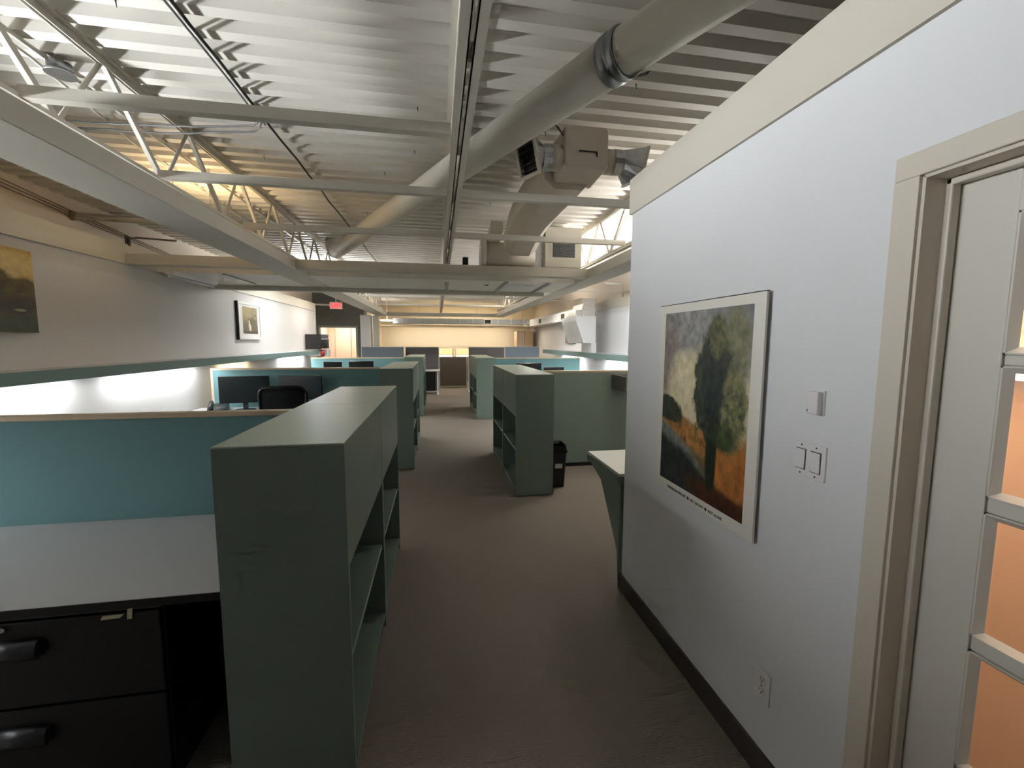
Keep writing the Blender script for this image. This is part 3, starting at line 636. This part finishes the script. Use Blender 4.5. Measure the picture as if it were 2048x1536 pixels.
def desk(x0, x1, y0, y1, label, m='laminate'):
    t = thing('desk', label, 'desk', ((x0+x1)/2, (y0+y1)/2, 0))
    obj('desktop', B().box(x0, x1, y0, y1, .707, .737, .003), m, t)
    for x in (x0+.05, x1-.08): obj('support_panel', B().box(x, x+.025, y0+.05, y1, 0, .707), 'sage', t)
    return t
desk(-3.01, -.72, 5.36, 6.02, 'white desk carrying two monitors behind the mesh chair')
desk(-2.98, -.72, 9.20, 9.925, 'white desk under the far left monitors')
desk(1.20, 3.15, 8.75, 9.52, 'white desk under the far right monitors')
t = thing('counter', 'cream-topped green counter jutting out behind the corridor wall', 'counter', (1.9, 2.78, 0))
obj('worktop', B().box(1.13, 2.8, 2.47, 3.045, .745, .763, .002), 'counter', t)
obj('apron', B().box(1.125, 2.8, 2.47, 3.05, .695, .745, .002), 'green', t)
obj('bracket_panel', B().prism([(1.14, 3.02, .695), (1.14, 2.80, .62), (1.14, 2.50, .24), (1.14, 2.47, .0), (1.14, 2.47, .695)][::-1], (.025, 0, 0)), 'green', t)
obj('bracket_panel', B().prism([(2.7, 3.02, .695), (2.7, 2.80, .62), (2.7, 2.50, .24), (2.7, 2.47, .0), (2.7, 2.47, .695)][::-1], (.025, 0, 0)), 'green', t)
t = thing('file_holder', 'dark grey wall file holder on the pale sage partition', 'file holder', (2.25, 4.95, 1.0))
obj('side_plate', B().box(2.20, 2.206, 4.70, 5.122, 1.002, 1.186), 'grey_wall', t); obj('tray', B().box(2.206, 2.5, 4.74, 5.122, 1.002, 1.012), 'grey_wall', t); obj('back_plate', B().box(2.206, 2.5, 5.112, 5.122, 1.012, 1.186), 'grey_wall', t)

# ------------------------------------------------------------------ monitors
def monitor(loc, rz, w, h, z0, label, tilt=0):
    t = thing('monitor', label, 'monitor', loc, 'black desktop monitors', rz); zb = z0-loc[2]
    c = lpart('case', B().box(-w/2, w/2, -.004, .028, zb, zb+h, .006), 'black_gloss', t)
    lpart('display', B().box(-w/2+.014, w/2-.014, -.0055, -.003, zb+.016, zb+h-.014), 'screen', c)
    lpart('stand_neck', B().box(-.028, .028, .012, .036, .012, zb+.1, .004), 'black_gloss', t)
    n = 24; lpart('stand_base', B().loft([[Vector((.12*math.cos(2*math.pi*k/n), .085*math.sin(2*math.pi*k/n), 0)) for k in range(n)], [Vector((.12*math.cos(2*math.pi*k/n), .085*math.sin(2*math.pi*k/n), .008)) for k in range(n)], [Vector((.09*math.cos(2*math.pi*k/n), .06*math.sin(2*math.pi*k/n), .014)) for k in range(n)]]), 'black_gloss', t)
monitor((-2.385, 5.76, .737), math.radians(9), .555, .335, .825, 'left of the two black monitors behind the mesh chair, tilted toward the wall')
monitor((-1.735, 5.78, .737), math.radians(-3), .52, .31, .85, 'right of the two black monitors behind the mesh chair')
monitor((-2.17, 9.40, .737), math.radians(5), .36, .30, .872, 'smaller left black monitor in the far left cubicle')
monitor((-1.60, 9.40, .737), 0, .50, .31, .87, 'wider right black monitor in the far left cubicle')
monitor((2.0, 9.2, .737), 0, .56, .33, .80, 'taller black monitor in the far right cubicle')
monitor((2.57, 9.2, .737), math.radians(-6), .46, .26, .772, 'lower black monitor in the far right cubicle')
t = thing('desk_phone', 'dark desk phone with grey handset by the left wall', 'phone', (-2.70, 5.78, .737), None, math.radians(20))
lpart('phone_body', B().prism([(-.11, -.12, 0), (-.11, .10, 0), (-.11, .10, .075), (-.11, .06, .08), (-.11, -.12, .018)], (.22, 0, 0)), 'black', t)
lpart('handset', B().tube([(-.075, -.11, .045), (-.075, -.08, .068), (-.075, 0, .075), (-.075, .06, .095), (-.075, .09, .088)], [.022, .026, .017, .026, .022], 10), 'handle', t)
lpart('keypad', B().prism([(-.02, -.09, .028), (-.02, -.0, .055), (-.02, -.0, .058), (-.02, -.09, .031)], (.09, 0, 0)), 'handle', t)
lpart('display', B().prism([(-.02, .015, .060), (-.02, .055, .074), (-.02, .055, .077), (-.02, .015, .063)], (.10, 0, 0)), 'laminate', t)
tag(obj('phone_cord', B().tube([(-2.79, 5.69, .742), (-2.86, 5.62, .741), (-2.95, 5.6, .741), (-3.0, 5.5, .741), (-2.97, 5.42, .741)], .004, 6), 'cable_black'), 'thin black cord looping from the desk phone', 'cord')
t = thing('desk_phone', 'black phone top showing over the far left partition cap', 'phone', (-2.46, 9.36, .737))
lpart('phone_body', B().prism([(-.09, -.1, 0), (-.09, .09, 0), (-.09, .09, .06), (-.09, -.1, .015)], (.18, 0, 0)), 'black', t)
lpart('handset', B().tube([(-.06, -.09, .04), (-.06, 0, .07), (-.06, .08, .09)], [.02, .016, .02], 8), 'black', t)

# ------------------------------------------------------------------ mesh office chair
t = thing('office_chair', 'black mesh-backed office chair at the two-monitor desk', 'chair', (-1.56, 4.75, 0), None, math.radians(188))
def bk(i, j):       # curved back, front faces -y in the chair's own frame
    u = i*2-1; w_ = .215*(1-.10*(1-j)); z = .60+.545*j
    top = .035*(abs(u)**4)*j
    return Vector((u*w_, .20+.05*j-.07*(1-u*u)*0+.06*(u*u)*-1+.02*math.sin(j*3), z-top))
lpart('back_mesh', B().grid(lambda i, j: bk(.04+.92*i, .03+.94*j), 16, 14, .006), 'chair_mesh', t)
fp = [bk(0, k/10) for k in range(0, 10)] + [bk(.02, .97), bk(.08, 1.0)] + [bk(k/10, 1.0) for k in range(1, 10)] + [bk(.92, 1.0), bk(.98, .97)] + [bk(1, k/10) for k in range(9, -1, -1)]
fr = obj_fr = lpart('back_frame', B().tube(fp, .016, 8), 'black_gloss', t)
lpart('back_bottom', B().tube([bk(k/10, 0) for k in range(11)], .016, 8), 'black_gloss', t)
lpart('back_spine', B().tube([(0, .22, .95), (0, .28, .75), (0, .24, .48), (0, .10, .43)], [.02, .026, .028, .03], 10), 'black_gloss', t)
lpart('seat', B().grid(lambda i, j: Vector(((i-.5)*.48*(1-.25*(abs(j-.5)*2)**6), (j-.5)*.46*(1-.25*(abs(i-.5)*2)**6)-.02, .475+.02*(1-((i-.5)*2)**2)-.03*max(0, .2-j))), 14, 14, -.06), 'chair_mesh', t)
for s in (-1, 1):
    a = lpart('armrest', B().tube([(s*.22, 0, .44), (s*.30, 0, .45), (s*.30, .0, .66)], .016, 8), 'black_gloss', t)
    lpart('arm_pad', B().box(s*.30-.04, s*.30+.04, -.13, .12, .66, .69, .012), 'black', a)
lpart('gas_lift', B().tube([(0, 0, .10), (0, 0, .30), (0, 0, .301), (0, 0, .43)], [.032, .032, .018, .018], 14), 'chrome', t)
for k in range(5):
    a = 2*math.pi*k/5+.3; c, s_ = math.cos(a), math.sin(a)
    l = lpart('base_leg', B().tube([(0, 0, .115), (c*.16, s_*.16, .105), (c*.29, s_*.29, .075)], [.03, .024, .016], 8), 'black_gloss', t)
    lpart('caster', B().tube([(c*.29-s_*.022, s_*.29+c*.022, .028), (c*.29+s_*.022, s_*.29-c*.022, .028)], .028, 14), 'black', l)

# ------------------------------------------------------------------ waste bin
t = thing('waste_bin', 'black waste bin standing behind the nearest right bookcase', 'bin', (1.29, 4.50, 0))
def rr(w_, d_, z): return [Vector((1.29+w_*a, 4.50+d_*c, z)) for a, c in ((-1, -.8), (-.8, -1), (.8, -1), (1, -.8), (1, .8), (.8, 1), (-.8, 1), (-1, .8))]
b = B(); b.loft([rr(.075, .11, 0), rr(.095, .13, .40), rr(.09, .125, .40), rr(.07, .105, .01)]); obj('bin_body', b, 'black', t)
obj('rim', B().loft([rr(.095, .13, .39), rr(.103, .138, .39), rr(.103, .138, .41), rr(.095, .13, .41)], cap=False), 'black_gloss', t)
obj('bin_liner', B().loft([rr(.097, .132, .41), rr(.09, .12, .47), rr(.075, .10, .44)], cap=False), 'black_gloss', t)
obj('sticker', B().box(1.25, 1.33, 4.372, 4.376, .22, .27), 'laminate', t)

# ------------------------------------------------------------------ corridor wall pieces
t = thing('framed_poster', 'tall landscape poster of a dark tree on white mount, on the corridor wall', 'poster', (1.14, 1.67, .85))
obj('board', B().box(1.130, 1.140, 1.32, 2.03, .862, 1.779, .001), 'poster_paper', t)
obj('backing', B().box(1.140, 1.155, 1.37, 1.98, .92, 1.73), 'black', t)
obj('black_edge', B().box(1.1295, 1.1405, 1.319, 2.031, 1.779, 1.782), 'slot', t)
pr = B(); pr.quad([(1.1292, 1.978, .912), (1.1292, 1.375, .912), (1.1292, 1.375, 1.740), (1.1292, 1.978, 1.740)], True); obj('print', pr, 'print_poplar', t)
mw = Matrix(((0, 0, -1, 1.1296), (-1, 0, 0, 1.905), (0, 1, 0, .8755), (0, 0, 0, 1)))
off = Matrix.Translation(-Vector(t.location))
text_mesh('lettering', 'POSTERMAN FINE ART  \u25A0  KIRT BROWN  \u25A0  NOT ALONE', .0185, 'ink', t, off @ mw, .0004, .86)
t = thing('thermostat_sensor', 'small white wall sensor above the light switches', 'sensor', (1.14, 1.11, 1.38))
obj('sensor_body', B().box(1.128, 1.150, 1.090, 1.129, 1.381, 1.451, .004), 'plastic_white', t); obj('back_plate', B().box(1.149, 1.155, 1.087, 1.132, 1.378, 1.454), 'plastic_white', t)
obj('indicator', B().box(1.1275, 1.1285, 1.122, 1.125, 1.388, 1.395), 'slot', t)
t = thing('light_switch', 'white double rocker light switch beside the door casing', 'switch', (1.15, 1.127, 1.17))
obj('plate', B().box(1.149, 1.155, 1.068, 1.186, 1.174, 1.285, .002), 'plastic_white', t)
for yc in (1.1545, 1.1005):
    rk = obj('rocker_frame', B().box(1.1478, 1.149, yc-.0185, yc+.0185, 1.196, 1.263), 'slot', t)
    obj('rocker', B().prism([(1.1465, yc-.0165, 1.198), (1.1440, yc-.0165, 1.2295 + (.03 if yc < 1.12 else -.03)), (1.1465, yc-.0165, 1.261), (1.149, yc-.0165, 1.261), (1.149, yc-.0165, 1.198)], (0, .033, 0)), 'plastic_white', rk)
    for z in (1.184, 1.275): obj('screw', B().tube([(1.1485, yc, z), (1.149, yc, z)], .0032, 8), 'handle', t)
t = thing('power_outlet', 'white duplex power outlet low on the corridor wall', 'outlet', (1.15, 1.25, .297))
obj('plate', B().box(1.149, 1.155, 1.215, 1.286, .296, .411, .002), 'plastic_white', t)
for z in (.333, .374):
    fc = obj('socket', B().tube([(1.1472, 1.2505, z), (1.149, 1.2505, z)], .017, 18), 'plastic_white', t)
    for dy in (-.006, .006): obj('socket_slot', B().box(1.1468, 1.1474, 1.2505+dy-.0012, 1.2505+dy+.0012, z, z+.009), 'slot', fc)
    obj('ground_hole', B().tube([(1.1468, 1.2505, z-.008), (1.1474, 1.2505, z-.008)], .0028, 8), 'slot', fc)
obj('screw', B().tube([(1.1485, 1.2505, .3535), (1.149, 1.2505, .3535)], .003, 8), 'handle', t)

# ------------------------------------------------------------------ pictures on the left and right walls
t = thing('canvas_painting', 'unframed yellow-brown canvas of trees at the left edge of the view', 'painting', (-3.01, 3.4, 1.65))
obj('canvas', B().box(-3.03, -2.998, 2.90, 3.835, 1.655, 2.258, .002), 'cabinet_tan', t)
pr = B(); pr.quad([(-2.997, 2.90, 1.655), (-2.997, 3.835, 1.655), (-2.997, 3.835, 2.258), (-2.997, 2.90, 2.258)], True); obj('painted_face', pr, 'print_grove', t)
t = thing('framed_picture', 'small white-framed picture of a figure in an interior, on the left wall', 'picture', (-3.0, 7.6, 1.62))
b = B(); b.box(-3.03, -2.985, 7.17, 8.0, 1.62, 1.66, .003).box(-3.03, -2.985, 7.17, 8.0, 2.17, 2.205, .003).box(-3.03, -2.985, 7.17, 7.21, 1.66, 2.17, .003).box(-3.03, -2.985, 7.96, 8.0, 1.66, 2.17, .003)
obj('frame', b, 'mat_board', t); obj('mount', B().box(-3.03, -2.996, 7.21, 7.96, 1.66, 2.17), 'mat_board', t); obj('side_shadow_gap', B().box(-3.03, -2.99, 7.155, 7.17, 1.615, 2.21), 'black', t)
pr = B(); pr.quad([(-2.994, 7.32, 1.715), (-2.994, 7.87, 1.715), (-2.994, 7.87, 2.14), (-2.994, 7.32, 2.14)], True); obj('print', pr, 'print_interior', t)
t = thing('wall_print', 'muted mauve-grey print half hidden behind the slanted duct hood', 'picture', (3.74, 11.6, 1.55))
obj('board', B().box(3.70, 3.75, 11.24, 12.06, 1.555, 2.01, .002), 'grey_dark', t)
pr = B(); pr.quad([(3.699, 12.06, 1.555), (3.699, 11.24, 1.555), (3.699, 11.24, 2.01), (3.699, 12.06, 2.01)], True); obj('print', pr, 'print_grey', t)

# ------------------------------------------------------------------ far left: wall monitor, exit sign, extinguisher
t = thing('wall_screen', 'black screen on an arm at the far end of the left wall', 'monitor', (-2.84, 10.55, 1.40))
obj('case', B().box(-3.012, -2.678, 10.53, 10.57, 1.41, 1.755, .004), 'black', t); obj('display', B().box(-3.0, -2.69, 10.527, 10.531, 1.425, 1.74), 'screen', t)
obj('mount_arm', B().bar((-2.85, 10.57, 1.58), (-3.03, 10.75, 1.58), .03, .05), 'black', t)
t = thing('computer_unit', 'small black computer unit with looping wires beside the wall screen', 'computer', (-2.61, 10.6, 1.42))
obj('case', B().box(-2.672, -2.55, 10.54, 10.75, 1.425, 1.64, .004), 'black', t); obj('drive_bay', B().box(-2.672, -2.56, 10.54, 10.75, 1.655, 1.752, .004), 'handle', t); obj('bay_gap', B().box(-2.668, -2.556, 10.545, 10.74, 1.638, 1.658), 'laminate', t)
obj('fan', B().tube([(-2.61, 10.535, 1.53), (-2.61, 10.541, 1.53)], .04, 16), 'black_gloss', t)
obj('wire', B().tube([(-2.55, 10.6, 1.73), (-2.49, 10.6, 1.72), (-2.45, 10.6, 1.68), (-2.47, 10.6, 1.64), (-2.55, 10.6, 1.62)], .004, 6), 'cable_grey', t)
obj('wire', B().tube([(-2.55, 10.6, 1.61), (-2.47, 10.6, 1.58), (-2.45, 10.6, 1.52), (-2.48, 10.6, 1.46), (-2.55, 10.6, 1.43)], .004, 6), 'cable_grey', t)
tag(obj('shelf_ledge', B().box(-3.03, -2.55, 10.62, 10.86, 1.25, 1.40, .004), 'wall_left_white'), 'white ledge box under the wall screen', 'ledge')
t = thing('fire_extinguisher', 'red extinguisher below the computer unit at the far left', 'extinguisher', (-2.62, 10.52, 1.245))
obj('cylinder', B().tube([(-2.66, 10.56, 1.25), (-2.66, 10.56, 1.34), (-2.66, 10.56, 1.37)], [.035, .035, .015], 14), 'red', t); obj('valve', B().box(-2.675, -2.645, 10.545, 10.575, 1.37, 1.40), 'black', t); obj('hose', B().tube([(-2.645, 10.56, 1.385), (-2.61, 10.56, 1.36), (-2.615, 10.56, 1.28)], .007, 6), 'red', t)
obj('foot', B().tube([(-2.66, 10.56, 1.236), (-2.66, 10.56, 1.25)], .045, 14), 'black', t)
t = thing('exit_sign', 'lit red EXIT sign hanging before the dark grey wall', 'sign', (-2.64, 12.0, 2.44))
obj('case', B().box(-2.79, -2.48, 12.0, 12.06, 2.445, 2.63, .004), 'exit_case', t)
text_mesh('lettering', 'EXIT', .165, 'exit_red', t, Matrix.Translation(-Vector(t.location)) @ Matrix(((1, 0, 0, -2.765), (0, 0, -1, 11.995), (0, 1, 0, 2.475), (0, 0, 0, 1))), .003, .78)
obj('bracket', B().bar((-2.79, 12.03, 2.55), (-3.2, 12.03, 2.56), .03, .04), 'steel_white', t)
obj('ceiling_stem', B().tube([(-2.64, 12.03, 2.63), (-2.64, 12.03, 3.02)], .012, 8), 'steel_white', t)

# ------------------------------------------------------------------ far right: hood, wrapped duct, wall duct, cabinet
t = thing('duct_hood', 'white slanted duct hood with foil-wrapped neck on the right wall', 'duct', (3.4, 9.4, 1.58))
obj('hood', B().prism([(2.99, 8.95, 2.16), (3.44, 8.95, 2.16), (3.44, 8.95, 1.57), (3.16, 8.95, 1.575), (2.99, 8.95, 2.06)], (0, 1.1, 0)), 'wall_white', t)
obj('neck', B().loft([[Vector((x, y, z)) for x, y in ((a, 9.05), (b_, 9.05), (b_, 9.75), (a, 9.75))] for a, b_, z in ((3.16, 3.44, 2.16), (3.14, 3.46, 2.3), (3.18, 3.44, 2.44), (3.12, 3.5, 2.56))]), 'foil', t)
obj('side_wrap', B().loft([[Vector((x, y, z)) for y, z in ((9.1, 2.16), (9.7, 2.16), (9.7, 2.32), (9.1, 2.30))] for x, in ((3.02,), (3.18,))]), 'foil', t)
obj('lower_box', B().box(3.345, 3.46, 8.96, 9.6, 1.356, 1.575), 'wall_white', t)
t = thing('wall_duct', 'white duct with two square grilles along the upper right wall', 'duct', (3.6, 13, 2.2))
obj('run', B().box(3.36, 3.75, 10.1, 16.6, 2.16, 2.40, .004), 'wall_white', t)
for y in (11.0, 13.6):
    g = obj('grille', B().box(3.352, 3.36, y, y+.4, 2.19, 2.37), 'steel_white', t); obj('grille_core', B().box(3.349, 3.353, y+.04, y+.36, 2.21, 2.35), 'grille_dark', g)
t = thing('galvanized_duct', 'silver sheet-metal duct across the far end of the room', 'duct', (1, 15.5, 2.2))
for k in range(11):
    x = -1.52+.465*k; obj('segment', B().box(x, x+.455, 15.4, 15.75, 2.215+.006*(k % 2), 2.415, .003), 'galv', t)
    obj('drive_cleat', B().box(x+.453, x+.467, 15.39, 15.76, 2.21, 2.425), 'steel_white', t)
g = obj('grille', B().box(1.66, 1.94, 15.385, 15.4, 2.235, 2.40), 'steel_white', t); obj('grille_core', B().box(1.69, 1.91, 15.38, 15.386, 2.255, 2.38), 'grille_dark', g)
for x in (-.6, 1.4, 3.1): obj('hanger', B().bar((x, 15.5, 2.41), (x, 15.5, 3.03), .02, .004), 'galv_dark', t)
tag(obj('soffit_ledge', B().box(-2.1, 3.7, 15.45, 17, 2.135, 2.175), 'far_cream'), 'cream ledge below the silver duct', 'ledge')
t = thing('tall_cabinet', 'tan tall cupboard in the far right corner', 'cabinet', (3.3, 16, 0))
obj('body', B().box(2.98, 3.6, 15.9, 16.6, 0, 1.99, .004), 'cabinet_tan', t); obj('door', B().box(2.97, 3.27, 15.88, 15.9, .05, 1.96, .002), 'peach_panel', t); obj('door', B().box(3.28, 3.59, 15.88, 15.9, .05, 1.96, .002), 'cabinet_tan', t)
t = thing('ceiling_lamp', 'glowing oval ceiling lamp at the left of the silver duct', 'lamp', (-1.75, 14.9, 2.3))
obj('diffuser', B().loft([[Vector((-1.66+.24*r*math.cos(2*math.pi*k/18), 14.9+.2*r*math.sin(2*math.pi*k/18), z)) for k in range(18)] for r, z in ((.5, 2.27), (.9, 2.285), (1, 2.315))], smooth=True), 'diffuser_on', t)
obj('stem', B().tube([(-1.66, 14.9, 2.31), (-1.66, 14.9, 3.04)], .012, 8), 'steel_white', t)
for k, (y, nm) in enumerate(((8.25, 'nearer'), (10.4, 'farther'))):
    tag(obj('sprinkler_pipe', B().tube([(2.06, y, 2.62), (3.88, y, 2.62)], .018, 8), 'steel_white'), nm + ' thin white sprinkler pipe reaching the right wall', 'pipe')
t = thing('drop_pipe', 'white elbowed pipe dropping to the right wall trim', 'pipe', (3.8, 8.4, 2.52))
obj('run', B().tube([(3.4, 8.4, 2.80), (3.76, 8.4, 2.80), (3.80, 8.4, 2.76), (3.80, 8.4, 2.515)], .02, 10), 'steel_white', t)
t = thing('white_table', 'white table with black panel standing before the dark grey screen', 'table', (-.3, 13.15, 0))
obj('tabletop', B().box(-.75, .06, 12.75, 13.42, .715, .745, .003), 'plastic_white', t)
for x in (-.72, -.03): obj('leg', B().box(x, x+.045, 13.0, 13.06, .03, .715), 'plastic_white', t); obj('foot', B().box(x-.005, x+.05, 12.8, 13.36, 0, .03, .004), 'plastic_white', t)
obj('privacy_panel', B().box(-.67, -.08, 13.05, 13.07, .10, .71), 'black', t)
